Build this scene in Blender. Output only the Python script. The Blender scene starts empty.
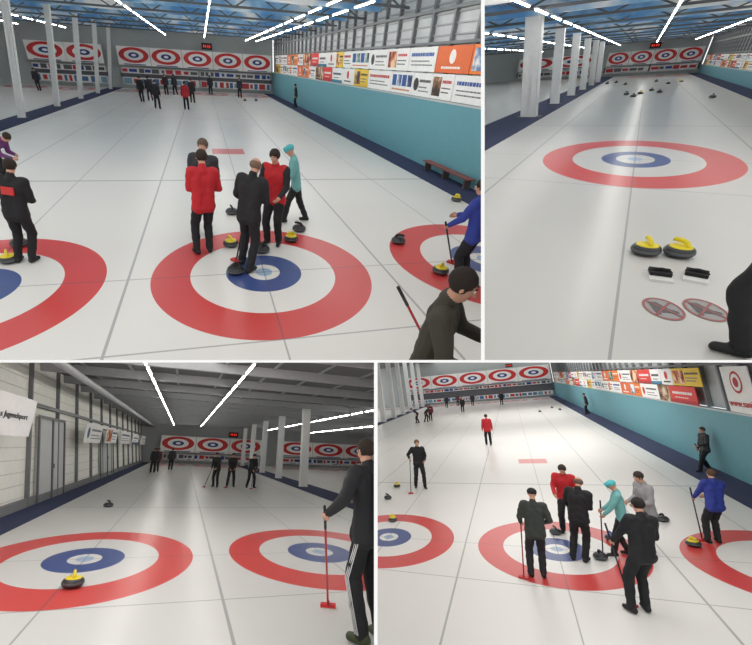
import bpy, bmesh, math, random
import numpy as np
from mathutils import Vector, Matrix
random.seed(7)
sc=bpy.context.scene
sc.view_settings.view_transform='Standard'
F=390.0; CX,CY=315.0,322.5
G=Matrix.Translation((0,0,3.0))@Matrix.Rotation(-math.radians(34.0),4,'X')
def ray(u,v): return Vector(((u-CX)/F,1.0,-(v-CY)/F))
COL=sc.collection
# ---------------------------------------------------------------- materials
def lin(c):
    o=[]
    for x in c:
        x=x/255.0
        o.append(x/12.92 if x<=0.04045 else ((x+0.055)/1.055)**2.4)
    return (o[0],o[1],o[2],1.0)
MATS={}
def mat(c,rough=0.6,metal=0.0,emit=0.0,noise=0.08,scale=6.0,name='paint'):
    key=(tuple(c),rough,metal,emit,noise,scale)
    if key in MATS: return MATS[key]
    m=bpy.data.materials.new(name); m.use_nodes=True
    nt=m.node_tree; b=nt.nodes['Principled BSDF']
    L=lin(c)
    n=nt.nodes.new('ShaderNodeTexNoise'); n.inputs['Scale'].default_value=scale
    tc=nt.nodes.new('ShaderNodeTexCoord'); nt.links.new(tc.outputs['Object'],n.inputs['Vector'])
    mx=nt.nodes.new('ShaderNodeMix'); mx.data_type='RGBA'
    mx.inputs['A'].default_value=(L[0]*(1-noise),L[1]*(1-noise),L[2]*(1-noise),1)
    mx.inputs['B'].default_value=(min(1,L[0]*(1+noise)),min(1,L[1]*(1+noise)),min(1,L[2]*(1+noise)),1)
    nt.links.new(n.outputs['Fac'],mx.inputs['Factor'])
    nt.links.new(mx.outputs['Result'],b.inputs['Base Color'])
    b.inputs['Roughness'].default_value=rough; b.inputs['Metallic'].default_value=metal
    if emit>0:
        b.inputs['Emission Color'].default_value=L; b.inputs['Emission Strength'].default_value=emit
    MATS[key]=m; return m
def ramp_mat(name,cols,scale,detail=3,rough=.7):
    m=bpy.data.materials.new(name); m.use_nodes=True
    nt=m.node_tree; b=nt.nodes['Principled BSDF']
    n=nt.nodes.new('ShaderNodeTexNoise'); n.inputs['Scale'].default_value=scale; n.inputs['Detail'].default_value=detail
    tc=nt.nodes.new('ShaderNodeTexCoord'); nt.links.new(tc.outputs['Object'],n.inputs['Vector'])
    r=nt.nodes.new('ShaderNodeValToRGB')
    k=len(cols)
    while len(r.color_ramp.elements)<k: r.color_ramp.elements.new(.5)
    for i,c in enumerate(cols):
        r.color_ramp.elements[i].position=.38+.24*i/(k-1); r.color_ramp.elements[i].color=lin(c)
    nt.links.new(n.outputs['Fac'],r.inputs['Fac']); nt.links.new(r.outputs['Color'],b.inputs['Base Color'])
    b.inputs['Roughness'].default_value=rough
    return m
CL=ramp_mat('sky_mural',[(95,155,210),(150,195,228),(252,253,254)],.5)
PHOTO=[ramp_mat('printed_photo',c,2.2,4) for c in ([(60,50,45),(150,110,80),(225,205,180)],[(40,70,60),(90,140,120),(215,225,220)],[(50,60,100),(110,140,180),(235,235,235)],[(90,30,30),(190,90,60),(240,210,170)])]
def ice_mat(xc,S,t1,t2,icec,redc=(200,68,66),bluec=(62,80,134),logo=True,rough=0.3,el=1.0,xmin=-99,hubr=.27):
    m=bpy.data.materials.new('painted_ice'); m.use_nodes=True
    nt=m.node_tree; N=nt.nodes; L=nt.links; b=N['Principled BSDF']
    tc=N.new('ShaderNodeTexCoord'); sp=N.new('ShaderNodeSeparateXYZ'); L.new(tc.outputs['Object'],sp.inputs[0])
    def M(op,a,bb=None):
        k=N.new('ShaderNodeMath'); k.operation=op
        for i,x in enumerate((a,bb)):
            if x is None: continue
            if isinstance(x,(int,float)): k.inputs[i].default_value=x
            else: L.new(x,k.inputs[i])
        return k.outputs[0]
    x=sp.outputs[0]; y=sp.outputs[1]
    a=M('DIVIDE',M('SUBTRACT',x,xc),S)
    xm=M('MULTIPLY',M('SUBTRACT',a,M('ROUND',a)),S)
    ax=M('ABSOLUTE',xm)
    def rad(t):
        d=M('DIVIDE',M('SUBTRACT',y,t),el)
        return M('SQRT',M('ADD',M('MULTIPLY',xm,xm),M('MULTIPLY',d,d)))
    r=M('MINIMUM',rad(t1),rad(t2))
    r=M('ADD',r,M('MULTIPLY',M('LESS_THAN',x,xmin),50.0))
    def band(v,lo,hi): return M('MULTIPLY',M('GREATER_THAN',v,lo),M('LESS_THAN',v,hi))
    red=band(r,1.22,1.83); blue=band(r,hubr,0.64); hub=M('LESS_THAN',r,0.14)
    line=M('LESS_THAN',ax,0.012)
    line=M('MAXIMUM',line,M('GREATER_THAN',ax,S/2-0.02))
    for yy,w in ((t1,0.012),(t2,0.02),(t1-1.83*el,0.014),(t2+1.83,0.03),(t1+6.4,0.05),(t2-6.4,0.06),((t1+t2)/2,.03)):
        line=M('MAXIMUM',line,M('LESS_THAN',M('ABSOLUTE',M('SUBTRACT',y,yy)),w))
    n=N.new('ShaderNodeTexNoise'); n.inputs['Scale'].default_value=0.3; n.inputs['Detail'].default_value=2
    L.new(tc.outputs['Object'],n.inputs['Vector'])
    c=lin(icec)
    def mix(f,A,B):
        k=N.new('ShaderNodeMix'); k.data_type='RGBA'
        if isinstance(f,float): k.inputs['Factor'].default_value=f
        else: L.new(f,k.inputs['Factor'])
        for nm,v in (('A',A),('B',B)):
            if isinstance(v,tuple): k.inputs[nm].default_value=v
            else: L.new(v,k.inputs[nm])
        return k.outputs['Result']
    cur=mix(n.outputs['Fac'],tuple(q*0.94 for q in c[:3])+(1,),tuple(min(1,q*1.06) for q in c[:3])+(1,))
    cur=mix(red,cur,lin(redc)); cur=mix(blue,cur,lin(bluec)); cur=mix(hub,cur,lin((150,175,200)))
    if logo:
        lg=M('MULTIPLY',M('LESS_THAN',ax,0.62),M('LESS_THAN',M('ABSOLUTE',M('SUBTRACT',y,t1+11.0)),0.55))
        one=M('LESS_THAN',M('ABSOLUTE',M('SUBTRACT',x,xc)),1.5)
        cur=mix(M('MULTIPLY',M('MULTIPLY',lg,one),0.8),cur,lin((205,55,55)))
    cur=mix(M('MULTIPLY',line,0.5),cur,lin((70,75,85)))
    L.new(cur,b.inputs['Base Color'])
    n2=N.new('ShaderNodeTexNoise'); n2.inputs['Scale'].default_value=60
    L.new(tc.outputs['Object'],n2.inputs['Vector'])
    bp=N.new('ShaderNodeBump'); bp.inputs['Strength'].default_value=0.04; L.new(n2.outputs['Fac'],bp.inputs['Height'])
    L.new(bp.outputs['Normal'],b.inputs['Normal'])
    b.inputs['Roughness'].default_value=rough
    return m
# ---------------------------------------------------------------- mesh builder
class MB:
    def __init__(s): s.v=[];s.f=[];s.m=[]
    def add(s,vs,fs,mi=0):
        o=len(s.v); s.v+= [tuple(p) for p in vs]
        for f in fs: s.f.append(tuple(i+o for i in f)); s.m.append(mi)
    def box(s,x0,x1,y0,y1,z0,z1,mi=0):
        vs=[(x,y,z) for x in (x0,x1) for y in (y0,y1) for z in (z0,z1)]
        s.add(vs,[(0,1,3,2),(4,6,7,5),(0,4,5,1),(2,3,7,6),(0,2,6,4),(1,5,7,3)],mi)
    def tube(s,pts,rad,n=8,mi=0,cap=True,sx=1.0):
        pts=[Vector(p) for p in pts]
        vs=[];k=len(pts)
        d0=(pts[1]-pts[0]).normalized()
        ref=Vector((0,0,1)) if abs(d0.z)<0.9 else Vector((1,0,0))
        for i,p in enumerate(pts):
            if i==0: d=pts[1]-pts[0]
            elif i==k-1: d=pts[-1]-pts[-2]
            else: d=pts[i+1]-pts[i-1]
            d.normalize(); a=d.cross(ref).normalized(); b=d.cross(a).normalized()
            for j in range(n):
                t=2*math.pi*j/n
                vs.append(p+a*(math.cos(t)*rad[i]*sx)+b*(math.sin(t)*rad[i]))
        fs=[]
        for i in range(k-1):
            for j in range(n):
                fs.append((i*n+j,i*n+(j+1)%n,(i+1)*n+(j+1)%n,(i+1)*n+j))
        if cap:
            fs.append(tuple(range(n))[::-1]); fs.append(tuple((k-1)*n+j for j in range(n)))
        s.add(vs,fs,mi)
    def lathe(s,prof,n=32,mi=0):
        vs=[];k=len(prof)
        for (r,z) in prof:
            for j in range(n):
                t=2*math.pi*j/n; vs.append((r*math.cos(t),r*math.sin(t),z))
        fs=[(i*n+j,i*n+(j+1)%n,(i+1)*n+(j+1)%n,(i+1)*n+j) for i in range(k-1) for j in range(n)]
        fs.append(tuple(range(n))[::-1]); fs.append(tuple((k-1)*n+j for j in range(n)))
        s.add(vs,fs,mi)
    def sph(s,c,r,n=12,m=8,mi=0):
        if not isinstance(r,(tuple,list)): r=(r,r,r)
        vs=[(c[0],c[1],c[2]+r[2])]
        for i in range(1,m):
            p=math.pi*i/m
            for j in range(n):
                t=2*math.pi*j/n
                vs.append((c[0]+r[0]*math.sin(p)*math.cos(t),c[1]+r[1]*math.sin(p)*math.sin(t),c[2]+r[2]*math.cos(p)))
        vs.append((c[0],c[1],c[2]-r[2]))
        fs=[]
        for j in range(n): fs.append((0,1+j,1+(j+1)%n))
        for i in range(m-2):
            for j in range(n):
                a=1+i*n+j; b=1+i*n+(j+1)%n
                fs.append((a,a+n,b+n,b))
        e=len(vs)-1
        for j in range(n): fs.append((e,1+(m-2)*n+(j+1)%n,1+(m-2)*n+j))
        s.add(vs,fs,mi)
    def cone(s,a,b,ra,rb,mi=0):
        s.sph(a,ra,mi=mi); s.sph(b,rb,mi=mi)
        if (Vector(b)-Vector(a)).length>1e-4: s.tube([a,b],[ra*.99,rb*.99],12,mi)
    def lean(s,k,x0):
        s.v=[(x-k*z,y,z) for x,y,z in s.v]; return s
    def mesh(s,name,mats,smooth=False):
        me=bpy.data.meshes.new(name); me.from_pydata(s.v,[],s.f)
        for m in mats: me.materials.append(m)
        me.polygons.foreach_set('material_index',s.m)
        if smooth: me.polygons.foreach_set('use_smooth',[True]*len(s.f))
        me.update(); return me
ALL=[]
def put(name,data,hall=None,M=None,parent=None,label=None,cat=None,group=None,kind=None):
    o=bpy.data.objects.new(name,data); COL.objects.link(o)
    if parent is not None:
        o.parent=parent; o.matrix_local=M if M is not None else Matrix()
    else:
        o.matrix_world=(hall.M if hall else Matrix())@(M if M is not None else Matrix())
    if label: o['label']=label
    if cat: o['category']=cat
    if group: o['group']=group
    if kind: o['kind']=kind
    o['_h']=hall.k if hall else 0
    ALL.append(o); return o
# ---------------------------------------------------------------- halls
class Hall:
    def __init__(s,k,vp,h,roll,planes,el,S):
        s.k=k;s.h=h;s.xmax=1e9;s.el=el;s.S=S
        Fw=ray(*vp).normalized()
        U=Vector((0,-Fw.z,Fw.y)).normalized()
        q=Matrix.Rotation(math.radians(roll),3,Fw)
        R=Fw.cross(U).normalized()
        U=q@U; R=q@R
        A=Matrix(((R.x,Fw.x,U.x,0),(R.y,Fw.y,U.y,0),(R.z,Fw.z,U.z,0),(0,0,0,1)))
        s.R3=A.to_3x3(); s.R3i=s.R3.inverted()
        s.M=G@Matrix.Translation(-h*U)@A
        s.planes=planes
    def dl(s,u,v): return s.R3i@ray(u,v)
    def at(s,u,v,z=0.0):
        d=s.dl(u,v); t=(z-s.h)/d.z
        return Vector((d.x*t,d.y*t,z))
    def onx(s,u,v,x):
        d=s.dl(u,v); t=x/d.x
        return Vector((x,d.y*t,s.h+d.z*t))
    def ony(s,u,v,y):
        d=s.dl(u,v); t=y/d.y
        return Vector((d.x*t,y,s.h+d.z*t))
def nplane(kind,val,sign):
    if kind=='u': n=Vector((1,-(val-CX)/F,0))
    else: n=Vector((0,-(-(val-CY)/F),1))
    return (n*sign).normalized()
up360=nplane('v',360.0,1); dn362=nplane('v',362.5,-1)
H1=Hall(1,(201,60),3.0,3.0,[nplane('u',481,-1),up360],1.1,4.35)
H2=Hall(2,(648,57),1.96,-4.0,[nplane('u',484.5,1),up360],1.58,4.35)
H3=Hall(3,(184,446),1.96,2.5,[nplane('u',374.0,-1),dn362],1.3,4.35)
H4=Hall(4,(508,374),4.38,-6.0,[nplane('u',377.5,1),dn362],1.12,4.3)
HALLS={1:H1,2:H2,3:H3,4:H4}
# ---------------------------------------------------------------- generic props
def structure(mb,name,hall,mats,smooth=False): return put(name,mb.mesh(name,mats,smooth),hall,kind='structure')
def target(mb,cx,cz,rx,rz,y,ms):
    n=40
    for i,(a,b,mi) in enumerate(((1.0,.66,ms[0]),(.36,.16,ms[1]))):
        vs=[]
        for k in range(n):
            t=2*math.pi*k/n
            vs.append((cx+rx*a*math.cos(t),y,cz+rz*a*math.sin(t)))
            vs.append((cx+rx*b*math.cos(t),y,cz+rz*b*math.sin(t)))
        mb.add(vs,[(2*k,2*((k+1)%n),2*((k+1)%n)+1,2*k+1) for k in range(n)],mi)
M_W=mat((240,240,238),.5);M_R=mat((200,45,48),.5);M_B=mat((45,70,135),.5)
def target_board(hall,x0,x1,y,z0,z1):
    mb=MB(); mb.box(x0,x1,y,y+.06,z0,z1,0)
    target(mb,(x0+x1)/2,(z0+z1)/2+.08,(x1-x0)*.46,(z1-z0)*.42,y-.01,(1,2))
    mb.box(x0+.5,x1-.5,y-.01,y,z0+.05,z0+.13,2)
    put('target_board',mb.mesh('target_board',[M_W,M_R,M_B]),hall,label='white hanging board printed with red and blue curling target',cat='sign board',group='target boards on end wall')
def ad_strip(hall,x0,x1,y,z0,z1,cols,seed):
    rnd=random.Random(seed); mb=MB(); mb.box(x0,x1,y,y+.05,z0,z1,0)
    x=x0+.08
    while x<x1-.3:
        w=rnd.uniform(.25,.8); w=min(w,x1-.08-x)
        zz=rnd.choice((.08,.14))
        mb.box(x,x+w,y-.012,y,z0+zz,z1-zz,rnd.choice((1,2,3)))
        x+=w+rnd.uniform(.08,.3)
    put('advert_board',mb.mesh('advert_board',[mat(cols[0])]+[mat(c) for c in cols[1:4]]),hall,label='long low advertising board with coloured blocks along end wall',cat='sign board',group='advert boards on end wall')
def side_banner(hall,x,y0,y1,z0,z1,bg,style,c1,c2,seed,facing=-1,text=None,tcol=None,tz=.5,ts=.34):
    rnd=random.Random(seed); mb=MB()
    t=.03; xf=x+facing*t
    mb.box(min(x,xf),max(x,xf),y0,y1,z0,z1,0)
    e=facing*.006; W=y1-y0; Hh=z1-z0
    def blk(a,b,c,d,mi,k=1):
        if facing<0: a,b=1-b,1-a
        A=xf;B=xf+e*k
        mb.box(min(A,B),max(A,B),y0+W*a,y0+W*b,z0+Hh*c,z0+Hh*d,mi)
    def words(a,b,c,hh,mi):
        p=a
        while p<b-.04:
            w=rnd.uniform(.03,.08); blk(p,min(b,p+w),c+hh*.15,c+hh*.85,mi); p+=w+.015
    def disc(ca,cz_,r,mi):
        n=20; cy=y0+W*(1-ca if facing<0 else ca); cz=z0+Hh*cz_
        mb.add([(xf+e*1.6,cy+r*math.cos(2*math.pi*k/n),cz+r*math.sin(2*math.pi*k/n)) for k in range(n)],[tuple(range(n))],mi)
    if style==0:
        disc(.17,.5,Hh*.28,1); words(.34,.94,.58,.16,2); words(.34,.8,.36,.07,2); words(.34,.9,.2,.06,2)
    elif style==1:
        words(.08,.92,.6,.2,1); words(.1,.8,.4,.07,2); words(.1,.9,.24,.07,2)
    elif style==2:
        blk(0,1,0,.2,1); words(.12,.88,.5,.2,2); words(.2,.7,.3,.07,2)
    elif style==3:
        blk(.05,.45,.12,.88,3); words(.5,.94,.62,.16,1); words(.5,.9,.42,.07,2); words(.5,.85,.26,.07,2)
    elif style==4:
        for i in range(4): blk(.06+i*.23,.25+i*.23,.34,.86,3 if i%2 else 1)
        words(.08,.9,.12,.1,2)
    elif style==5 and not text:
        blk(.0,1,.0,1,3)
        words(.1,.7,.1,.12,2)
    elif style==6:
        disc(.5,.6,Hh*.26,1); words(.2,.8,.14,.12,2)
    elif style==7:
        n=24;cy=y0+W*.5;cz=z0+Hh*.66;r=Hh*.24
        for rr,mi in ((r,1),(r*.78,0),(r*.45,1)):
            e2=xf+e*(1+(r-rr)*8)
            mb.add([(e2,cy+rr*math.cos(2*math.pi*k/n),cz+rr*math.sin(2*math.pi*k/n)) for k in range(n)],[tuple(range(n))],mi)
    o=put('advert_banner',mb.mesh('advert_banner',[mat(bg),mat(c1),mat(c2),PHOTO[seed%4]]),hall,label='rectangular advertising banner with printed blocks fixed along side wall',cat='banner',group='advertising banners on side wall')
    if text:
        cu=bpy.data.curves.new('t','FONT'); cu.body=text; cu.size=Hh*ts; cu.align_x='CENTER'; cu.align_y='CENTER'; cu.extrude=.004; cu.offset=.001
        cu.materials.append(mat(tcol,.5))
        tmp=bpy.data.objects.new('t',cu); COL.objects.link(tmp); bpy.context.view_layer.update()
        me=bpy.data.meshes.new_from_object(tmp.evaluated_get(bpy.context.evaluated_depsgraph_get())); bpy.data.objects.remove(tmp)
        if facing<0: R=Matrix(((0,0,-1,0),(-1,0,0,0),(0,1,0,0),(0,0,0,1)))
        else: R=Matrix(((0,0,1,0),(1,0,0,0),(0,1,0,0),(0,0,0,1)))
        xs=[v.co.x for v in me.vertices]; wd=max(xs)-min(xs); k=min(1.6,(y1-y0)*.88/wd)
        put('lettering',me,hall,Matrix.Translation((xf+facing*.014,(y0+y1)/2,z0+Hh*tz))@R@Matrix.Diagonal((k,min(k,1.0) if k<1 else 1,1,1)),parent=o)
    return o
lamp_me={}
def lamp(hall,x,y,z,L=2.1,e=25):
    key=(L,e)
    if key not in lamp_me:
        a=MB(); a.box(-.045,.045,-L/2,L/2,0,.04,0)
        b=MB(); b.tube([(0,-L/2+.03,-.018),(0,L/2-.03,-.018)],[.022,.022],8,0)
        lamp_me[key]=(a.mesh('lamp_housing',[mat((200,200,200),.4)]),b.mesh('fluorescent_tube',[mat((255,252,245),.4,0,e,0.0)]))
    o=put('ceiling_lamp',lamp_me[key][0],hall,Matrix.Translation((x,y,z)),label='long fluorescent strip lamp hanging under the hall ceiling',cat='lamp',group='strip lamps under the ceiling')
    put('fluorescent_tube',lamp_me[key][1],hall,parent=o)
col_me={}
def column(hall,x,y,z1,w=.3,k=0.0):
    key=(round(z1,2),w,k)
    if key not in col_me:
        a=MB(); a.box(-w/2,w/2,-w/2,-w/2+.03,0.02,z1); a.box(-w/2,w/2,w/2-.03,w/2,0.02,z1); a.box(-.02,.02,-w/2,w/2,0.02,z1)
        a.box(-w/2,-w/2+.02,-w/2,w/2,0.02,z1);a.box(w/2-.02,w/2,-w/2,w/2,0.02,z1); a.lean(k,0)
        b=MB(); b.box(-w*.75,w*.75,-w*.75,w*.75,0,.03)
        col_me[key]=(a.mesh('shaft',[mat((232,233,232),.45)]),b.mesh('base_plate',[mat((70,72,78),.5)]))
    o=put('support_column',col_me[key][0],hall,Matrix.Translation((x,y,0)),label='white painted square steel column standing on the blue walkway',cat='column',group='steel columns between ice areas')
    put('base_plate',col_me[key][1],hall,parent=o)
def arc_prof():
    pr=[(.02,0.0),(.065,0.0),(.075,.004)]
    for i in range(0,13):
        t=-math.pi/2+math.pi*i/12
        pr.append((.095+.05*math.cos(t),.062+.055*math.sin(t)))
    pr.append((.06,.118)); return pr
mb=MB(); mb.lathe(arc_prof(),36,0)
ST_BODY=mb.mesh('granite_body',[mat((44,46,48),.3,noise=.5,scale=60,name='granite')],True)
mb=MB(); mb.lathe([(.1435,.045),(.1465,.048),(.1468,.072),(.1435,.075)],36,0)
ST_BAND=mb.mesh('striking_band',[mat((84,88,90),.55,noise=.3,scale=50,name='granite_band')],True)
def handle_mesh(c):
    mb=MB(); mb.lathe([(.112,.112),(.108,.122),(.08,.129),(.02,.131)],28,0)
    mb.tube([(.0,-.06,.12),(0,-.06,.145),(0,-.048,.168),(0,-.01,.18),(0,.04,.184),(0,.085,.178),(0,.103,.166)],[.024,.021,.02,.021,.021,.019,.013],10,0,sx=1.3)
    return mb.mesh('handle',[mat(c,.35,noise=.05,name='plastic')],True)
ST_H={'yellow':handle_mesh((225,205,30)),'black':handle_mesh((35,36,38)),'blue':handle_mesh((60,80,150))}
def stone(hall,u,v,c='yellow',rot=None):
    p=hall.at(u,v)
    r=random.uniform(0,6.28) if rot is None else rot
    o=put('curling_stone',ST_BODY,hall,Matrix.Translation(p)@Matrix.Rotation(r,4,'Z'),label='dark granite curling stone with %s plastic handle on the ice'%c,cat='curling stone',group='curling stones on the ice')
    put('striking_band',ST_BAND,hall,parent=o); put('handle',ST_H[c],hall,parent=o,label=c+' plastic handle')
def broom(hall,top,bot,colr=(40,42,46),hc=(190,40,45),label=None):
    top=Vector(top);bot=Vector(bot)
    a=MB(); a.tube([bot+(top-bot)*.03,top],[.014,.014],10,0); a.tube([bot+(top-bot)*.8,top],[.017,.017],10,1)
    o=put('curling_broom',a.mesh('shaft',[mat(colr,.35),mat((30,30,32),.6)],True),hall,label=label or 'curling broom with slim shaft and flat brush head',cat='broom',group='curling brooms')
    d=(top-bot); d.z=0
    ang=math.atan2(d.y,d.x) if d.length>.01 else 0
    b=MB(); b.box(-.045,.045,-.1,.1,.012,.05,0); b.box(-.04,.04,-.095,.095,0,.014,1); b.tube([(0,0,.04),(0,0,.09)],[.025,.016],10,0)
    put('brush_head',b.mesh('brush_head',[mat(hc,.5),mat((225,225,215),.9)]),hall,Matrix.Translation((bot.x,bot.y,max(bot.z,0)))@Matrix.Rotation(ang,4,'Z'),parent=o)
# ---------------------------------------------------------------- people
def ik(a,t,l1,l2,pole):
    a=Vector(a);t=Vector(t);d=t-a;L=d.length
    mx=(l1+l2)*.995
    if L>mx: t=a+d*(mx/L); d=t-a; L=mx
    u=d.normalized()
    x=(l1*l1-l2*l2+L*L)/(2*L); h=math.sqrt(max(0,l1*l1-x*x))
    p=Vector(pole); p=p-u*p.dot(u); p.normalize()
    return a+u*x+p*h, t
SKIN=(205,155,130)
def person(hall,u=None,v=None,yaw=0,H=1.75,jacket=(25,26,30),sleeve=None,trousers=(24,25,29),shoe=(20,20,22),hair=(45,35,28),
           hat=None,pose=None,br=None,brc=(40,42,46),bhc=(190,40,45),label='person',vox=.016,pos=None,skin=SKIN,stripe=None,patch=None,bald=False,group=None,brp=None,tilt=0):
    pose=dict(pose or {})
    p=hall.at(u,v) if pos is None else Vector(pos)
    p.x=min(p.x,hall.xmax-.5)
    s=H/1.75
    sleeve=sleeve or jacket
    drop=pose.get('drop',0.0)
    # weight shift of the whole body (tilt degrees towards +x of the hall), feet stay flat
    ty=math.radians(tilt); yr=math.radians(yaw)
    shx=math.tan(ty)*.93
    hipc=Vector((pose.get('hx',0)+shx*math.cos(yr),pose.get('hy',0)-shx*math.sin(yr),.93-drop-abs(shx)*.12))
    lean=math.radians(pose.get('lean',3)); side=math.radians(pose.get('side',0)); tw=math.radians(pose.get('twist',0))
    TL=Matrix.Rotation(-yr,4,'Z')@Matrix.Rotation(ty,4,'Y')@Matrix.Rotation(yr,4,'Z')
    RT=TL@Matrix.Rotation(side,4,'Y')@Matrix.Rotation(-lean,4,'X')@Matrix.Rotation(tw,4,'Z')
    T=lambda x,y,z: hipc+(RT@Vector((x,y,z-.93)))
    hs=Vector((shx*math.cos(yr),-shx*math.sin(yr),0))
    pr=[]
    def c(a,b,ra,rb,t): pr.append((Vector(a),Vector(b),ra,rb,t))
    for sg in (-1,1):
        hj=hipc+Vector((sg*.085,0,-.02))
        c(hj,T(sg*.08,0,1.08),.115,.108,1)
        c(T(sg*.08,0,1.08),T(sg*.09,.005,1.3),.108,.12,1)
        c(T(sg*.09,.005,1.3),T(sg*.135,0,1.415),.12,.08,1)
        c(T(0,0,1.38),T(sg*.17,0,1.425),.08,.074,1)
        sh=T(sg*.19,0,1.415)
        ht=pose.get('hl' if sg<0 else 'hr',(sg*.27,.08,.86-drop))
        ht=Vector(ht)+hs*(ht[2]/.93)
        el,wr=ik(sh,ht,.285,.255,pose.get('pl' if sg<0 else 'prr',(sg*.5,-1,-.2)))
        c(sh,el,.078,.062,2); c(el,wr,.062,.044,2)
        d=(wr-el).normalized()
        c(wr,wr+d*.03,.03,.03,0); c(wr+d*.03,wr+d*.07,.034,.03,0)
        pose['_h%d'%sg]=(wr,d)
        ft=pose.get('fl' if sg<0 else 'fr',(sg*.115,0))
        an=Vector((ft[0],ft[1],.095))
        kn,an=ik(hj,an,.43,.42,pose.get('kl' if sg<0 else 'kr',(sg*.12,1,0)))
        pose['_k%d'%sg]=(hj,kn,an)
        c(hj,kn,.105,.08,3); c(kn,an,.08,.066,3)
        fy=math.radians(pose.get('ty',12))*sg
        fd=Vector((math.sin(fy),math.cos(fy),0))
        c(an+Vector((0,0,-.045))-fd*.045,an+Vector((0,0,-.055))+fd*.13,.046,.038,4)
        c(an,an+Vector((0,0,-.05)),.045,.045,4)
    c(hipc+Vector((0,0,.02)),T(0,.01,1.3),.1,.11,1)
    c(hipc+Vector((-.09,0,-.07)),hipc+Vector((.09,0,-.07)),.12,.12,1)
    hb=T(0,0,1.46)
    HR=RT@Matrix.Rotation(math.radians(pose.get('ht',0)),4,'Z')@Matrix.Rotation(-math.radians(pose.get('hp',8)),4,'X')
    HC=T(0,.012,1.5)+HR@Vector((0,.01,.135))
    c(hb,HC+HR@Vector((0,-.015,-.05)),.06,.052,0)
    c(T(0,-.01,1.43),T(0,-.005,1.48),.08,.07,1)
    hd=lambda x,y,z: HC+HR@Vector((x,y,z))
    c(hd(0,0,.012),hd(0,-.025,.02),.082,.08,0)
    c(hd(0,.018,-.02),hd(0,.036,-.082),.066,.04,0)
    c(hd(0,.08,-.005),hd(0,.106,-.035),.009,.014,0)
    for sg in (-1,1): c(hd(sg*.082,-.005,.0),hd(sg*.084,-.005,-.03),.014,.01,0)
    mb=MB()
    for a,b,ra,rb,t in pr: mb.cone(a*1.0,b*1.0,ra,rb)
    me=mb.mesh('tmp',[])
    tmp=bpy.data.objects.new('tmp',me); COL.objects.link(tmp)
    md=tmp.modifiers.new('r','REMESH'); md.mode='VOXEL'; md.voxel_size=vox
    sm=tmp.modifiers.new('s','SMOOTH'); sm.iterations=3; sm.factor=.5
    dg=bpy.context.evaluated_depsgraph_get()
    me2=bpy.data.meshes.new_from_object(tmp.evaluated_get(dg)); bpy.data.objects.remove(tmp)
    nv=len(me2.vertices); co=np.empty(nv*3); me2.vertices.foreach_get('co',co); co=co.reshape(-1,3)
    nor=np.empty(nv*3); me2.vertices.foreach_get('normal',nor); nor=nor.reshape(-1,3)
    faces=[tuple(pp.vertices) for pp in me2.polygons]
    def tags(P_):
        best=np.full(len(P_),1e9); tg=np.zeros(len(P_),int)
        for a,b,ra,rb,t in pr:
            a=np.array(a);b=np.array(b);ab=b-a;l2=max(1e-9,ab@ab)
            tt=np.clip(((P_-a)@ab)/l2,0,1)
            dd=np.linalg.norm(P_-(a+tt[:,None]*ab),axis=1)-(ra+(rb-ra)*tt)
            if t in (1,4): dd-=.004
            k=dd<best; best[k]=dd[k]; tg[k]=t
        return tg
    if vox<.02:   # cloth folds on jacket, sleeves and trousers
        tv=tags(co); cl=(tv==1)|(tv==2)|(tv==3)
        ph=(sum(map(ord,label))%100)/10.0
        f=np.sin(co[:,2]*30+np.sin(co[:,0]*17+ph)*1.8+co[:,1]*9)*np.sin(co[:,0]*16+co[:,2]*11+ph)
        co=co+nor*(f*.006*cl)[:,None]
    fc=np.array([co[list(f)].mean(axis=0) for f in faces]); tag=tags(fc)
    co[:,2]=np.where(co[:,2]<0.0,0.0,co[:,2])
    out=MB(); out.v=[tuple(x) for x in co]; out.f=faces; out.m=[int(x) for x in tag]
    for sg in (-1,1):
        wr,d=pose['_h%d'%sg]
        n=Vector((-sg,0.15,0)); n=(n-d*n.dot(d)).normalized(); w=d.cross(n).normalized()
        curl=pose.get('curl',28)
        for i in range(4):
            b=wr+d*.075+w*(i-1.5)*.0185; pts=[b-d*.02]; dirr=d.copy(); L=(.032,.04,.036,.028)[i]
            pts.append(b)
            for k2 in range(3):
                dirr=(Matrix.Rotation(math.radians(curl),3,d.cross(n))@dirr) if k2 else (d*math.cos(math.radians(curl*.6))+n*math.sin(math.radians(curl*.6)))
                pts.append(pts[-1]+dirr*L*(1,.75,.6)[k2])
            out.tube(pts,[.0095,.0095,.009,.0085,.007],6,0)
        tb=wr+d*.02+w*.025
        out.tube([tb-w*.01,tb+w*.012+d*.02,tb+w*.02+d*.045+n*.012,tb+w*.018+d*.065+n*.02],[.013,.012,.0105,.008],6,0)
    for sg in (-1,1):
        e=hd(sg*.031,.077,.006); out.sph(e,.0105,8,6,5); e2=hd(sg*.031,.0855,.006); out.sph(e2,.0055,6,5,6)
        out.tube([hd(sg*.015,.083,.027),hd(sg*.034,.08,.031),hd(sg*.05,.068,.025)],[.004,.005,.003],5,7)
    out.tube([hd(-.022,.075,-.062),hd(0,.081,-.06),hd(.022,.075,-.062)],[.003,.0055,.003],5,8)
    out.v=[(x*s,y*s,z*s) for x,y,z in out.v]
    mats=[mat(skin,.55),mat(jacket,.75),mat(sleeve,.75),mat(trousers,.8),mat(shoe,.6),mat((235,235,230),.3),mat((30,25,22),.3),mat(hair,.8),mat((160,80,75),.5)]
    mesh=out.mesh('person',mats,True)
    MM=Matrix.Translation(p)@Matrix.Rotation(yr,4,'Z')
    o=put('person',mesh,hall,MM,label=label,cat='person',group=group)
    hm=MB()
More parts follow.
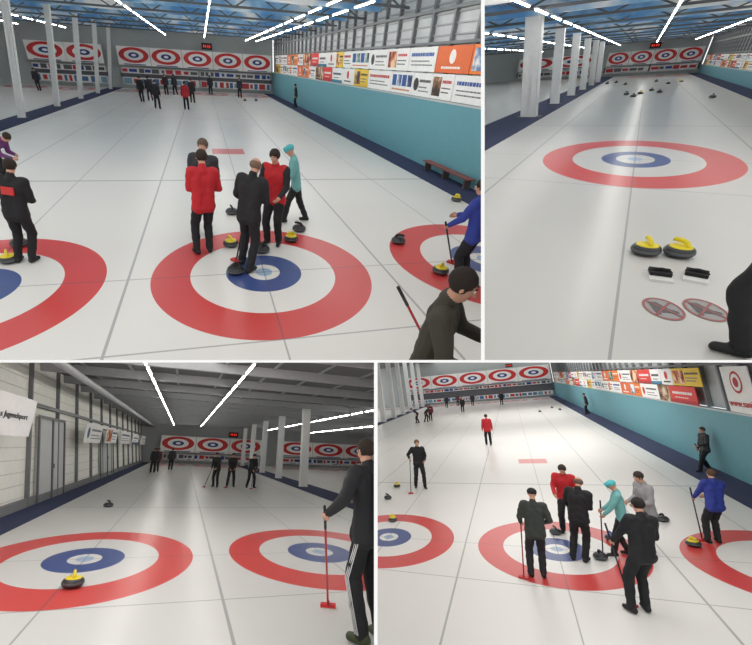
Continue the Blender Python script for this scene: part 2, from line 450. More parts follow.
    if hat:
        hm.sph((0,-.012,.04),(.096,.108,.078),18,12); hm.tube([(0,.06,.045),(0,.12,.035)],[.07,.05],12,0)
        nm='cap'; hc=hat
    else:
        z=.022 if not bald else .004
        hm.sph((0,-.024,z),(.093,.097,.093) if not bald else (.09,.088,.07),24,16)
        rr=random.Random(label)
        hm.v=[(x*(1+rr.uniform(-.03,.05)),y*(1+rr.uniform(-.02,.05)),q*(1+rr.uniform(-.02,.06))) for x,y,q in hm.v]
        nm='hair'; hc=hair
    hm.v=[tuple((HC+HR@Vector(q))*s) for q in hm.v]
    put(nm,hm.mesh(nm,[mat(hc,.85,noise=.3,scale=40)],True),hall,parent=o)
    if patch:
        pm=MB(); pm.box(-.09,.09,-.145,-.11,1.2,1.32)
        pm.v=[tuple((hipc+RT@(Vector(q)-Vector((0,0,.93))))*s) for q in pm.v]
        put('jacket_print',pm.mesh('jacket_print',[mat(patch,.6)]),hall,parent=o,label='red printed patch on jacket back')
    if stripe:
        pm=MB()
        for sg in (-1,1):
            hj,kn,an=pose['_k%d'%sg]
            o1=Vector((sg,0,0))
            for off in (-.02,.0,.02):
                f=Vector((0,off,0))
                pm.tube([hj+o1*.098+f+Vector((0,0,-.1)),kn+o1*.08+f,an+o1*.066+f],[.005,.005,.005],6,0)
        pm.v=[tuple(Vector(q)*s) for q in pm.v]
        put('trouser_stripes',pm.mesh('trouser_stripes',[mat((220,220,220),.7)],True),hall,parent=o,label='three white stripes down trouser side')
    if br or brp:
        sg=(br[2] if br and len(br)>2 else 1) if not brp else brp[2]
        wr,d=pose['_h%d'%sg]; hp=wr+d*.07
        if brp:
            q=MM.inverted()@hall.at(brp[0],brp[1]); B=Vector((q.x/s,q.y/s,.05))
        else: B=Vector((br[0],br[1],.05))
        dr=(hp-B).normalized()
        top=B+dr*max(1.2,(hp-B).length+.12)
        P=lambda q: MM@(q*s)
        broom(hall,P(top),P(Vector((B.x,B.y,.0))),brc,bhc)
    return o
# ---------------------------------------------------------------- hall shells
def shell(hall,xl,xr,yn,yf,zc,t1,t2,xc,icec,ceilm,carp,logo=True,rough=.3,ceil_from=8,endc=(175,182,182),xmin=-99,ribc=(150,156,160),hubr=.27):
    mb=MB(); mb.box(xl,xr,yn,yf,-.05,0); structure(mb,'floor',hall,[ice_mat(xc,hall.S,t1,t2,icec,logo=logo,rough=rough,el=hall.el,xmin=xmin,hubr=hubr)])
    mb=MB(); mb.box(xl,xr,yf,yf+.2,0,zc); structure(mb,'wall_back',hall,[mat(endc,.7)])
    mb=MB(); mb.box(xl,xr,ceil_from,yf,zc,zc+.1)
    x=xl+.5
    while x<xr: mb.box(x,x+.08,ceil_from,yf,zc-.05,zc,1); x+=1.6
    structure(mb,'ceiling',hall,[ceilm,mat(ribc,.6)])
    for (a,b) in carp:
        mb=MB(); mb.box(a,b,yn,yf,0,.012); structure(mb,'trim_1',hall,[mat((38,48,82),.9,noise=.15,scale=3)])
def end_wall(hall,yf,groups,zt,score_x):
    k=0
    for x0,x1,n in groups:
        w=(x1-x0)/n
        for i in range(n):
            target_board(hall,x0+i*w+.03,x0+(i+1)*w-.03,yf-.9,zt[0],zt[1])
        nn=max(1,n//2); w=(x1-x0)/nn
        for i in range(nn):
            k+=1
            ad_strip(hall,x0+i*w+.1,x0+(i+1)*w-.1,yf-.5,zt[0]-.75,zt[0]-.2,((225,225,225),(190,50,60),(40,70,140),(90,90,95)),k+hall.k*10)
            ad_strip(hall,x0+i*w+.1,x0+(i+1)*w-.1,yf-.4,.35,1.05,((230,230,230),(70,110,150),(180,60,60),(120,160,180)),k+40+hall.k*10)
        mb=MB(); mb.box(x0-.1,x1+.1,yf-.35,yf-.3,1.05,zt[0]-.75)
        structure(mb,'trim_2',hall,[mat((90,92,98),.7)])
    mb=MB(); mb.box(score_x-.55,score_x+.55,yf-1.0,yf-.8,zt[1]+.15,zt[1]+.75,0)
    for q in (-.36,-.17,.08,.27):
        mb.box(score_x+q,score_x+q+.08,yf-1.01,yf-1.0,zt[1]+.35,zt[1]+.56,1)
    put('scoreboard',mb.mesh('scoreboard',[mat((22,22,24),.5),mat((235,40,30),.5,0,1.2,0)]),hall,label='black electronic scoreboard with glowing red digits on end wall',cat='scoreboard')
WH=(244,244,242)
BAN=[(WH,0,(200,60,55),(60,70,90)),((236,200,60),3,(60,60,60),(40,90,150)),(WH,1,(50,90,160),(90,90,95)),((222,60,52),2,(180,40,45),(240,240,240)),
     (WH,4,(40,90,160),(210,120,60)),((236,128,50),3,(250,240,220),(160,50,40)),(WH,6,(210,50,50),(60,60,70)),(WH,3,(200,40,50),(50,50,60)),
     ((205,180,150),5,(120,80,60),(240,230,210)),(WH,1,(190,50,50),(60,60,60)),((226,110,60),6,(250,245,240),(250,245,240)),(WH,2,(60,130,160),(80,80,80)),(WH,0,(60,60,60),(90,90,80))]
def right_wall(hall,x,yn,yf,zc,zb,zt,off=0,tealc=(102,160,172),skip=None):
    hall.xmax=x
    mb=MB(); mb.box(x,x+.15,yn,yf,0,zb); structure(mb,'wall_right',hall,[mat(tealc,.6)])
    mb=MB(); mb.box(x+.25,x+.4,yn,yf,zb,zc,0)
    y=yn;k=0
    while y<yf:
        mb.box(x+.1,x+.26,y,y+.12,zb,zc,1)
        for z_ in np.arange(zt+.3,zc,.3): mb.box(x+.2,x+.26,y+.12,y+1.5,z_,z_+.05,2)
        y+=1.5;k+=1
    mb.box(x+.1,x+.26,yn,yf,zt+.05,zt+.14,1); mb.box(x+.1,x+.26,yn,yf,(zt+zc)/2,(zt+zc)/2+.1,1)
    structure(mb,'wall_right',hall,[mat((185,190,192),.4),mat((120,124,127),.5),mat((155,160,162),.5)])
    rh=(zt-zb)/2
    rnd=random.Random(off+3)
    for row in (0,1):
        y=yn; i=off
        while y<yf-4:
            w=rnd.choice((1.5,2.2,2.9,2.2))
            if not(skip and skip[0]<y+w and y<skip[1]):
                b=BAN[(i*5+row*3)%len(BAN)]
                z0=zb+.02+row*rh
                side_banner(hall,x-.02,y,y+w-.04,z0,z0+rh-.03,b[0],b[1],b[2],b[3],i*7+row)
            i+=1; y+=w
    mb=MB(); mb.box(x-.03,x,yn,yf,zb-.06,zb); structure(mb,'trim_3',hall,[mat((200,205,205),.5)])
def beams(hall,xl,xr,ys,zc,mural,hb=.5,c=(92,96,100)):
    for y in ys:
        mb=MB(); mb.box(xl,xr,y,y+.2,zc-hb,zc); structure(mb,'trim_4',hall,[CL if mural else mat(c,.7)])
def truss(hall,xl,xr,y,z,h=.5):
    mb=MB(); mb.box(xl,xr,y-.05,y+.05,z,z+.09); mb.box(xl,xr,y-.05,y+.05,z-h,z-h+.09)
    x=xl;k=0
    while x<xr-1:
        a=(x,y,z-h+.03 if k%2==0 else z); b=(x+1.0,y,z if k%2==0 else z-h+.03)
        mb.tube([a,b],[.035,.035],6,0); x+=1.0;k+=1
    structure(mb,'trim_5',hall,[mat((95,98,102),.5)])
def bench(hall,x,y0,y1):
    mb=MB(); mb.box(x-.3,x,y0,y1,.3,.34,0)
    for y in (y0+.2,(y0+y1)/2,y1-.2): mb.box(x-.27,x-.03,y-.03,y+.03,.01,.3,1)
    put('bench',mb.mesh('bench',[mat((130,75,70),.6),mat((90,80,80),.5)]),hall,label='long low reddish wooden bench against the teal side wall',cat='bench')

# ================= HALL 1
h=H1
c0=h.at(264,272); t1=c0.y; xc=c0.x
xr=h.at(474,190).x
xl=h.at(22,118).x
yf=h.at(200,91).y
zt=h.onx(474,44,xr).z; zb=h.onx(474,106,xr).z
T1z=(h.ony(200,69,yf-.9).z,h.ony(200,51,yf-.9).z)
ZC=T1z[1]+2.0
shell(h,xl-11,xr,1.0,yf,ZC,t1,yf-4.6,xc,(222,221,216),CL,[(xl-.6,xl+.7),(xr-1.1,xr)],ceil_from=14)
mb=MB(); mb.box(xl-11.2,xl-11,8,yf,0,ZC,0)
y=8
while y<yf: mb.box(xl-11,xl-10.9,y,y+.15,0,ZC,1); y+=1.6
structure(mb,'wall_left',h,[mat((175,180,182),.6),mat((110,114,118),.6)])
right_wall(h,xr,4,yf,ZC,zb,zt)
ex=[h.ony(u,60,yf-.9).x for u in (28,104,118,276)]
end_wall(h,yf,[(ex[0],ex[1],2),(ex[2],min(ex[3],xr-.25),5)],T1z,xc)
yy=18
while yy<yf-3: truss(h,xl-11,xr,yy,ZC-.15,.6); yy+=5
yy=16
while yy<yf-3: beams(h,xl-11,xr,[yy],ZC,True,.6); yy+=5
for x in (xl-7,xl-3,xc-4,xc-.2,xc+4,xr-2.2):
    for y in range(14,int(yf)-2,3): lamp(h,x,y,ZC-.85,2.1,40)
cy=h.at(22,118).y
for i in range(6):
    if cy+i*6.2<yf-1.5: column(h,xl,cy+i*6.2,ZC,.3,-.17)
bench(h,xr-.1,h.onx(480,165,xr-.1).y,h.onx(432,150,xr-.1).y)
person(h,204,253,yaw=15,H=1.8,tilt=5,jacket=(190,32,42),trousers=(26,26,32),hair=(50,38,30),pose=dict(hl=(-.12,.3,1.1),hr=(.2,.28,1.05),hp=15),label='person in red jacket and black trousers standing with back turned',vox=.014)
person(h,203,234,yaw=170,H=1.84,tilt=6,jacket=(52,52,58),hair=(95,80,65),pose=dict(hl=(-.15,.2,1.0),hr=(.15,.2,1.0)),label='person in dark grey jacket standing behind a teammate')
person(h,246,268,yaw=-35,H=1.84,tilt=5,jacket=(24,24,28),trousers=(26,26,31),hair=(120,95,80),bald=True,pose=dict(lean=8,hl=(-.25,.32,1.0),hr=(.12,.36,1.08),fl=(-.14,.12),fr=(.14,-.12),hp=20),brp=(236,262,-1),label='balding person in black jacket standing on target holding a broom',vox=.014)
person(h,273,244,yaw=150,H=1.8,tilt=3,jacket=(190,32,40),sleeve=(28,28,32),hair=(45,35,30),pose=dict(lean=5,hl=(-.2,.32,1.0),hr=(.2,.3,1.02),hp=18),label='person in red jacket with black sleeves looking down at ice',vox=.014)
person(h,294,222,yaw=80,H=1.66,tilt=2,jacket=(110,175,175),trousers=(28,28,32),hair=(60,45,35),hat=(80,180,185),pose=dict(lean=10,hl=(-.2,.32,1.0),hr=(.18,.34,1.02),fl=(-.12,.25),fr=(.12,-.28),hp=18),label='person in pale teal jacket and turquoise cap in wide stance',vox=.014)
person(h,461,284,yaw=30,H=1.74,jacket=(45,62,150),trousers=(26,27,34),hair=(40,32,28),pose=dict(lean=6,hl=(-.22,.36,1.0),hr=(.05,.38,1.1)),brp=(452,264,-1),label='person in bright blue jacket gripping a broom',vox=.014)
ol=h.at(450,263,1.88)
person(h,yaw=-128,H=1.88,pos=(ol.x,ol.y,0),jacket=(60,56,45),trousers=(35,35,40),hair=(38,28,22),pose=dict(lean=6,hl=(-.12,.42,1.18),hr=(.24,.38,1.1),hp=14),label='dark-haired person in olive brown fleece jacket seen in profile',vox=.009,skin=(200,150,125))
a=h.at(398,287,1.25); b=h.at(416,322,.75)
d=(b-a); k=a.z/(a.z-b.z); bot=a+d*k; bot.z=0
broom(h,a,bot,(170,35,40),(170,35,40),'red-shafted curling broom leaning beside person in olive')
person(h,27,262,yaw=-10,H=1.66,tilt=7,jacket=(22,22,26),hair=(40,30,25),pose=dict(lean=8,hl=(-.15,.3,1.0),hr=(.15,.3,1.0)),patch=(200,50,50),label='person in black jacket with small red back print, back turned')
person(h,0,184,yaw=-100,H=1.7,jacket=(105,50,110),pose=dict(lean=55,drop=.12,hl=(-.1,.6,.75),hr=(.1,.6,.7)),label='person in purple jacket bending forward',vox=.02)
for (u,v,y,c) in ((143,102,170,(28,28,32)),(151,101,20,(35,35,42)),(158,109,200,(25,25,30)),(187,110,0,(165,30,40)),(193,103,180,(28,30,35)),(304,108,90,(35,35,42)),(211,95,0,(40,40,45)),(167,95,180,(55,35,40)),(240,98,180,(40,45,60)),(40,91,180,(45,45,55)),(176,95,30,(30,30,36))):
    person(h,u,v,yaw=y,jacket=c,vox=.03,pose=dict(lean=6,fl=(-.12,.12),fr=(.12,-.1)),label='distant player in %s jacket standing on the far ice'%('red' if c[0]>120 else 'dark'),group='distant players on the far ice')
for (u,v,c) in ((291,241,'yellow'),(299,231,'black'),(398,243,'black'),(231,246,'yellow'),(456,201,'yellow'),(440,273,'yellow'),(10,262,'yellow'),(20,246,'black'),(232,214,'black'),(262,252,'black'),(245,101,'black'),(256,101,'black'),(236,273,'black')):
    stone(h,u,v,c)
# ================= HALL 2
h=H2
P=h.at(635,159); t1=P.y; xc=P.x
C0=h.at(529,117); xl=C0.x
yf=h.at(650,75).y
xr=h.at(722,80).x
zt=h.onx(748,53,xr).z; zb=h.onx(748,70,xr).z
T2z=(h.ony(650,64,yf-.9).z,h.ony(650,50,yf-.9).z)
ZC=T2z[1]+1.3
shell(h,xl-18,xr,.6,yf,ZC,t1,yf-5,xc,(198,197,192),CL,[(xl-1.0,xl+.6),(xr-1.0,xr)],logo=False,ceil_from=14,xmin=xc-2.2,hubr=.36)
mb=MB(); mb.box(xl-18.2,xl-18,8,yf,0,ZC,0); structure(mb,'wall_left',h,[mat((165,169,171),.6)])
right_wall(h,xr,8,yf,ZC,zb,zt,4)
ex=[h.ony(u,57,yf-.9).x for u in (520,594,608,716)]
end_wall(h,yf,[(ex[0],ex[1],2),(ex[2],min(ex[3],xr-.25),4)],T2z,xc)
yy=17
while yy<yf-3: truss(h,xl-18,xr,yy,ZC-.1,.45); yy+=5
yy=15
while yy<yf-3: beams(h,xl-18,xr,[yy],ZC,True,.45); yy+=5
for x in (xl-8,xl-3,xc-3.5,xc,xc+3.5):
    for y in range(11,int(yf)-2,3): lamp(h,x,y,ZC-.6,2.1,34)
for i in range(6):
    if C0.y+i*7<yf-1.5: column(h,xl,C0.y+i*7.0,ZC,.6 if i==0 else .42,.15)
stone(h,644,254,'yellow',.3); stone(h,677,256,'yellow',.9)
for (u,v,c) in ((607,84,'black'),(625,85,'black'),(626,95,'black'),(640,94,'yellow'),(651,91,'black'),(659,93,'black'),(633,97,'black'),(668,84,'black'),(712,98,'black'),(656,82,'black'),(681,82,'yellow'),(616,83,'black')):
    stone(h,u,v,c)
def slider(u,v,r):
    p=h.at(u,v); mb=MB(); mb.box(-.1,.1,-.14,.12,0,.025,0)
    mb2=MB(); mb2.box(-.09,.09,-.04,.115,.025,.06)
    mb2.tube([(-.09,.02,.045),(-.055,.03,.07),(0,.03,.078),(.055,.03,.07),(.09,.02,.045)],[.018]*5,8)
    o=put('shoe_slider',mb.mesh('sole',[mat((215,215,212),.4)]),h,Matrix.Translation(p)@Matrix.Rotation(r,4,'Z'),label='white slip-on curling slider with black elastic strap',cat='slider',group='sliders on the ice')
    put('strap',mb2.mesh('strap',[mat((18,18,20),.8)]),h,parent=o,label='black elastic strap')
slider(659,277,.1); slider(695,278,-.1)
def pict(u,v,rot):
    p=h.at(u,v); mb=MB(); n=40; R_=.15
    mb.lathe([(R_,.001),(R_,.004)],n,0)
    vs=[]
    for k in range(n):
        t=2*math.pi*k/n; vs+= [(R_*math.cos(t),R_*math.sin(t),.006),(R_*.87*math.cos(t),R_*.87*math.sin(t),.006)]
    mb.add(vs,[(2*k,2*((k+1)%n),2*((k+1)%n)+1,2*k+1) for k in range(n)],1)
    shoe=[(-.085,-.055),(.1,-.055),(.1,-.025),(.045,-.005),(.005,.05),(-.02,.085),(-.085,.085)]
    mb.add([(x,y,.007) for x,y in shoe],[tuple(range(len(shoe)))],2)
    mb.add([(x,y,.007) for x,y in ((-.085,-.085),(-.05,-.085),(-.05,-.06),(-.085,-.06))],[(0,1,2,3)],2)
    for a_ in (-.8,.8):
        c=math.cos(a_);s_=math.sin(a_)
        bar=[(-.135,-.008),(.135,-.008),(.135,.008),(-.135,.008)]
        mb.add([(x*c-y*s_,x*s_+y*c,.009+.001*(a_>0)) for x,y in bar],[(0,1,2,3)],1)
    mb.v=[(x,y*1.4,z) for x,y,z in mb.v]
    put('floor_sticker',mb.mesh('floor_sticker',[mat((150,147,145),.4),mat((155,85,83),.5),mat((95,92,92),.6)]),h,Matrix.Translation(p)@Matrix.Rotation(rot,4,'Z'),label='round prohibition pictogram with crossed-out shoe set in the ice',cat='sticker',group='round pictograms in the ice')
pict(663,309,.3); pict(705,310,.3)
fp=h.at(757,356)
person(h,yaw=75,pos=(fp.x,fp.y,0),H=1.8,tilt=-5,jacket=(20,20,23),trousers=(16,16,19),shoe=(12,12,14),pose=dict(lean=12,hy=.05,fl=(-.1,.1),fr=(.12,-.08),hl=(-.25,-.02,.85),hr=(.25,-.05,.85)),label='person in black trousers and shoes standing at the ice edge',vox=.012)
# ================= HALL 3
h=H3
P=h.at(85,559); t1=P.y; xc=P.x
xw=h.at(12,512).x
cp=h.at(303,487); xcol=cp.x; ycol=cp.y
yf=h.at(200,464).y
T3z=(h.ony(200,453,yf-.9).z,h.ony(200,437,yf-.9).z)
ZC=h.onx(100,398,xw-.8).z
ZC=max(4.6,min(6,ZC)); LK=.2
ex=[h.ony(u,445,yf-.9).x for u in (160,262,280,374)]
xr=max(xcol+14,ex[3]+1)
shell(h,xw-1.6,xr,1.2,yf,ZC,t1,yf-5,xc,(204,205,202),mat((100,102,103),.8),[(xcol-.6,xcol+.9),(xw,xw+.9)],logo=False,ceil_from=6,endc=(165,169,171))
mb=MB(); mb.box(xw-.2,xw,3,yf,0,ZC,0)
y=3.0
while y<yf:
    for z in np.arange(.3,ZC,.35): mb.box(xw,xw+.02,y+.15,y+2.9,z,z+.02,2)
    mb.box(xw,xw+.12,y-.05,y+.05,0,ZC,1); y+=3.0
mb.box(xw,xw+.1,3,yf,0,.25,1); mb.box(xw,xw+.14,3,yf,3.0,3.12,1)
mb.lean(LK,xw)
structure(mb,'wall_left',h,[mat((238,237,230),.6),mat((115,117,119),.6),mat((205,205,200),.6)])
for i,(ua,ub) in enumerate(((42,66),(100,112))):
    ya=h.onx(ua,480,xw+.1).y; yb=h.onx(ub,480,xw+.1).y
    mb=MB(); mb.box(xw+.02,xw+.1,ya,yb,0,2.7,0)
    for a in (ya,(ya+yb)/2,yb): mb.box(xw+.1,xw+.15,a-.05,a+.05,0,2.75,1)
    mb.box(xw+.1,xw+.15,ya,yb,2.65,2.75,1)
    mb.box(xw+.1,xw+.16,(ya+yb)/2+.1,(ya+yb)/2+.16,1.0,1.15,1)
    mb.lean(LK,xw)
    structure(mb,'door_%d'%(i+1),h,[mat((190,192,192),.5),mat((95,97,99),.5)])
bx=xw+.2
y0=h.onx(-12,415,bx).y; y1=h.onx(33,415,bx).y
z0=h.onx(16,436,bx).z; z1=h.onx(16,395,bx).z
side_banner(h,bx,y0,y1,z0,z1,(248,248,248),5,(0,0,0),(0,0,0),1,1,'s Jugendsport',(40,45,50),.5,.2)
for i,(ua,ub) in enumerate(((84,101),(106,117),(121,130),(133,139),(142,146))):
    ya=h.onx(ua,435,bx).y; yb=h.onx(ub,435,bx).y
    side_banner(h,bx,ya,yb,z0-.1,z0+.75,(232,232,232),(0,3,1,2,0)[i],(60,80,120),(120,120,120),30+i,1)
end_wall(h,yf,[(ex[0],ex[1],3),(ex[2],ex[3],3)],T3z,xc+7)
yy=10
while yy<yf-2: beams(h,xw-1.3,xr,[yy],ZC,False,.3,(160,162,164)); yy+=3
rows=[h.at(147,366,ZC-.4).x,h.at(253,366,ZC-.4).x,xcol+2.5,xcol+8]
for x in rows:
    for y in range(9,int(yf)-2,2): lamp(h,x,y+.5,ZC-.4,1.6,34)
mb=MB(); mb.tube([(xw+.6,8,ZC-.5),(xw+.6,yf,ZC-.5)],[.12,.12],12); put('ceiling_pipe',mb.mesh('ceiling_pipe',[mat((190,192,194),.4)],True),h,label='long round ventilation pipe under the dark ceiling',cat='pipe')
for i in range(6):
    if ycol+i*6.5<yf-1.5: column(h,xcol,ycol+i*6.5,ZC,.42)
mb=MB(); mb.box(xr,xr+.2,3,yf,0,ZC,0); structure(mb,'wall_right',h,[mat((150,165,170),.6)])
stone(h,72,587,'yellow',.2); stone(h,108,507,'black')
bm=h.at(371,643)
person(h,yaw=20,pos=(bm.x,bm.y,0),H=2.15,jacket=(30,31,36),trousers=(22,23,27),shoe=(50,60,30),hair=(48,38,30),stripe=True,pose=dict(lean=3,hl=(-.36,.2,1.05),hr=(.2,.15,1.0)),brp=(328,608,-1),bhc=(200,40,45),brc=(185,50,55),label='person in black jacket and striped track trousers with red broom',vox=.011)
person(h,362,566,yaw=100,H=1.78,jacket=(110,108,104),trousers=(40,40,45),hair=(120,115,110),pose=dict(lean=3,hl=(-.1,.3,1.1),hr=(.1,.3,1.1)),label='grey-haired person in light jacket standing behind another player')
for (u,v,y,c) in ((215,487,150,(30,30,34)),(230,487,180,(28,28,32)),(250,488,200,(32,32,36))):
    person(h,u,v,yaw=y,jacket=c,vox=.02,pose=dict(lean=14,hl=(-.12,.35,.95),hr=(.12,.38,.9),fl=(-.16,.1),fr=(.16,-.1)),br=(.3,.65),label='player in dark jacket leaning on broom on the far ice',group='players with brooms on the far ice')
for (u,v,y,c) in ((152,473,180,(40,40,46)),(156,472,160,(90,50,50)),(170,470,0,(45,45,50))):
    person(h,u,v,yaw=y,jacket=c,vox=.03,label='distant player standing near the side wall',group='distant players on the far ice')
# ================= HALL 4
h=H4
P=h.at(557,549); t1=P.y; xc=P.x
xr=h.at(742,481).x; q=h.at(384,422); xl=q.x
yf=h.at(500,400).y
zt=h.onx(740,366,xr).z; zb=h.onx(740,413,xr).z
T4z=(h.ony(500,383,yf-.9).z,h.ony(500,369,yf-.9).z)
ZC=T4z[1]+2.5
shell(h,xl-12,xr,1.5,yf,ZC,t1,yf-5,xc,(222,221,217),mat((98,102,106),.8),[(xl-.6,xl+.5),(xr-1.1,xr)],ceil_from=14)
mb=MB(); mb.box(xl-12.2,xl-12,8,yf,0,ZC,0); structure(mb,'wall_left',h,[mat((170,172,174),.6)])
ya=h.onx(752,380,xr).y; yb=h.onx(724,380,xr).y
right_wall(h,xr,4,yf,ZC,zb,zt,3,skip=(ya,yb))
side_banner(h,xr-.02,ya,yb-.03,zb+.02,zt,WH,7,(190,60,55),(60,60,60),5,-1,'www.sanit',(200,45,45),.2,.2)
ex=[h.ony(u,374,yf-.9).x for u in (404,573)]
end_wall(h,yf,[(ex[0],min(ex[1],xr-.25),5)],T4z,xc)
yq=q.y
while yq<yf-1.5: column(h,xl,yq,ZC,.55); yq+=5
g4=[
 dict(u=421,v=488,tilt=2,yaw=-160,H=2.0,jacket=(22,22,26),hair=(120,85,60),pose=dict(hl=(-.2,.2,1.0),hr=(.34,.2,1.1),fl=(-.14,.1),fr=(.16,-.1)),brp=(411,494,1),label='person in black outfit holding a broom upright'),
 dict(u=489,v=445,tilt=3,yaw=10,H=1.95,jacket=(185,32,42),hair=(50,40,35),label='person in red jacket walking away on the ice',pose=dict(fl=(-.1,.15),fr=(.1,-.15))),
 dict(u=538,v=577,tilt=6,yaw=5,H=1.84,jacket=(50,54,50),trousers=(30,30,34),hat=(25,25,28),pose=dict(hl=(-.24,.22,1.0),hr=(.22,.2,1.0)),brp=(524,579,-1),brc=(150,35,45),label='person in dark olive jacket and black cap holding a broom'),
 dict(u=569,v=533,tilt=5,yaw=170,H=1.86,jacket=(190,32,40),hair=(50,38,30),pose=dict(lean=10,hl=(-.2,.3,1.05),hr=(.2,.3,1.0),hp=22),label='person in red jacket facing the group'),
 dict(u=580,v=561,tilt=8,yaw=-20,H=1.88,jacket=(20,20,24),hair=(110,88,75),bald=True,pose=dict(lean=8,hl=(-.22,.3,1.0),hr=(.1,.32,1.0),hp=22),label='balding person in black jacket on the target, back turned'),
 dict(u=622,v=556,tilt=10,yaw=85,H=1.7,jacket=(112,176,174),hat=(80,180,185),pose=dict(lean=10,hl=(-.2,.35,.98),hr=(.15,.35,1.0),fl=(-.12,.15),fr=(.12,-.15),hp=22),brp=(603,556,1),label='person in pale teal jacket and turquoise cap leaning on broom'),
 dict(u=649,v=552,tilt=9,yaw=110,H=1.84,jacket=(150,150,152),trousers=(60,62,68),hair=(55,42,35),pose=dict(lean=8,hl=(-.15,.3,1.05),hr=(.15,.3,1.05),hp=22),label='person in light grey hooded top standing in the group'),
 dict(u=640,v=612,tilt=12,yaw=25,H=1.96,jacket=(22,22,26),hair=(35,28,24),pose=dict(lean=4,hl=(-.24,.3,1.0),hr=(.2,.3,1.0),hp=18),brp=(632,608,-1),label='dark-haired person in black outfit with broom, back turned'),
 dict(u=714,v=543,tilt=12,yaw=20,H=1.7,jacket=(42,58,145),hair=(85,65,50),pose=dict(lean=6,hl=(-.2,.34,1.0),hr=(.1,.36,1.0)),brp=(703,542,-1),label='person in bright blue jacket leaning on a broom'),
 dict(u=724,v=472,tilt=11,yaw=100,H=1.7,jacket=(52,54,60),hair=(80,65,55),pose=dict(lean=4,fl=(-.1,.2),fr=(.1,-.22),hl=(-.2,.3,1.05)),brp=(714,472,-1),label='person in dark grey jacket walking beside the side wall'),
]
for d in g4: person(h,vox=.014,**d)
for (u,v,y,c,ln) in ((418,423,100,(60,30,40),50),(426,422,-100,(35,35,42),45),(431,421,180,(120,40,50),10),(463,412,180,(28,28,34),8),(458,406,0,(90,60,60),8),(447,408,180,(40,45,55),8),(588,414,90,(35,35,42),8),(473,406,180,(50,50,60),8),(502,405,180,(30,30,36),8)):
    person(h,u,v,yaw=y,tilt=4,H=1.95,jacket=c,vox=.03,pose=dict(lean=ln,fl=(-.12,.12),fr=(.12,-.1)),label=('distant player in %s jacket standing on the far ice'%('red' if c[0]>100 else 'dark')) if ln<20 else 'distant player in dark jacket bending over on the ice',group='distant players on the far ice')
for (u,v,c) in ((393,521,'yellow'),(397,487,'yellow'),(388,499,'black'),(694,546,'yellow'),(705,490,'yellow'),(663,521,'black'),(601,559,'black'),(612,540,'blue'),(556,534,'black'),(560,410,'black'),(540,412,'black'),(552,408,'black')):
    stone(h,u,v,c)
# ---------------------------------------------------------------- partitions between halls (real slabs)
def camspace(mb,name,mats):
    o=put(name,mb.mesh(name,mats),None,kind='structure'); o.matrix_world=G; return o
d0,d1=1.0,60.0
def P3(u,v,d): r=ray(u,v); return (r.x*d,d,r.z*d)
def slab(corners_near,off,name):
    mb=MB(); a,b=corners_near
    vs=[]
    for d in (d0,d1):
        for (u,v) in (a,b):
            for sgn in (-1,1):
                vs.append(Vector(P3(u,v,d))+Vector(off)*sgn)
    mb.add(vs,[(0,1,3,2),(4,6,7,5),(0,4,5,1),(2,3,7,6),(0,2,6,4),(1,5,7,3)],0)
    camspace(mb,name,[mat((245,245,245),.7,noise=0.0)])
slab(((-40,361.3),(800,361.3)),(0,0,.0033),'wall_middle')
slab(((482.8,-60),(482.8,361.3)),(.0047,0,0),'wall_divider')
slab(((375.8,361.3),(375.8,720)),(.0047,0,0),'wall_divider')
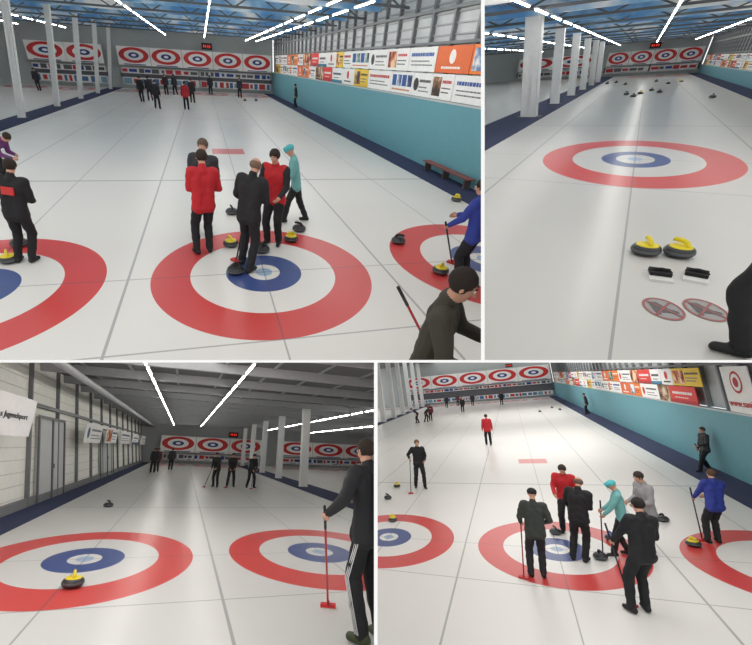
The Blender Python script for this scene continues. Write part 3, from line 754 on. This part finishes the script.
# ---------------------------------------------------------------- trimming to each hall's side of the dividing walls
bpy.context.view_layer.update()
G3=G.to_3x3(); org=G.translation
for o in list(ALL):
    k=o.get('_h',0)
    if not k or o.type!='MESH': continue
    hall=HALLS[k]; mw=o.matrix_world.copy()
    co=np.empty(len(o.data.vertices)*3); o.data.vertices.foreach_get('co',co); co=co.reshape(-1,3)
    A=np.array(mw)[:3,:3]; T=np.array(mw)[:3,3]
    W=co@A.T+T-np.array(org)
    cut=[];gone=False
    for n in hall.planes:
        ng=np.array(G3@n); d=W@ng
        if d.max()<=0: gone=True
        elif d.min()<0: cut.append(G3@n)
    if gone: o['_gone']=1; continue
    if cut:
        bm=bmesh.new(); bm.from_mesh(o.data); inv=mw.inverted()
        for n in cut:
            pc=inv@org; pn=(mw.to_3x3().transposed()@n).normalized()
            r=bmesh.ops.bisect_plane(bm,geom=bm.verts[:]+bm.edges[:]+bm.faces[:],plane_co=pc,plane_no=-pn,clear_outer=True)
            ce=[e for e in r['geom_cut'] if isinstance(e,bmesh.types.BMEdge)]
            if o.name.startswith(('person','hair','curling')):
                try: bmesh.ops.holes_fill(bm,edges=ce,sides=0)
                except Exception as ex: pass
        if len(bm.faces)==0: o['_gone']=1
        me=o.data.copy() if o.data.users>1 else o.data
        bm.to_mesh(me); bm.free(); o.data=me
for o in list(ALL):
    if o.get('_gone') and not o.parent:
        for c in list(o.children): c['_gone']=1
for o in list(ALL):
    try:
        if o.get('_gone'): bpy.data.objects.remove(o)
    except ReferenceError: pass
for o in sc.objects:
    if '_h' in o: del o['_h']
# ---------------------------------------------------------------- lights
w=bpy.data.worlds.new('world'); sc.world=w; w.use_nodes=True
w.node_tree.nodes['Background'].inputs[0].default_value=(1,.99,.97,1); w.node_tree.nodes['Background'].inputs[1].default_value=1.08
def area(u,v,d,sx,sy,P,drop=.02):  # unseen fill light added under the dividing slab to brighten the lower halls
    l=bpy.data.lights.new('slab_fill_light','AREA'); l.shape='RECTANGLE'; l.size=sx; l.size_y=sy; l.energy=P; l.color=(1,.98,.95)
    o=bpy.data.objects.new('slab_fill_light',l); COL.objects.link(o)
    sl=-(361.3-CY)/F; nd=Vector((0,sl,-1)).normalized()
    p=Vector(P3(u,v,d))+nd*drop
    X=Vector((1,0,0)); Z=-nd; Y=Z.cross(X)
    A=Matrix(((X.x,Y.x,Z.x,p.x),(X.y,Y.y,Z.y,p.y),(X.z,Y.z,Z.z,p.z),(0,0,0,1)))
    o.matrix_world=G@A
area(540,361.3,10,5,12,280)
area(560,361.3,25,16,12,900)
area(560,361.3,42,22,14,1500)
area(190,361.3,9,5,12,280)
cam=bpy.data.cameras.new('cam'); cam.lens=36*F/752.0; cam.sensor_width=36; cam.clip_start=.05; cam.clip_end=200
cam.shift_x=(376-CX)/752.0
co_=bpy.data.objects.new('camera',cam); COL.objects.link(co_); co_.matrix_world=G@Matrix.Rotation(math.pi/2,4,'X'); sc.camera=co_
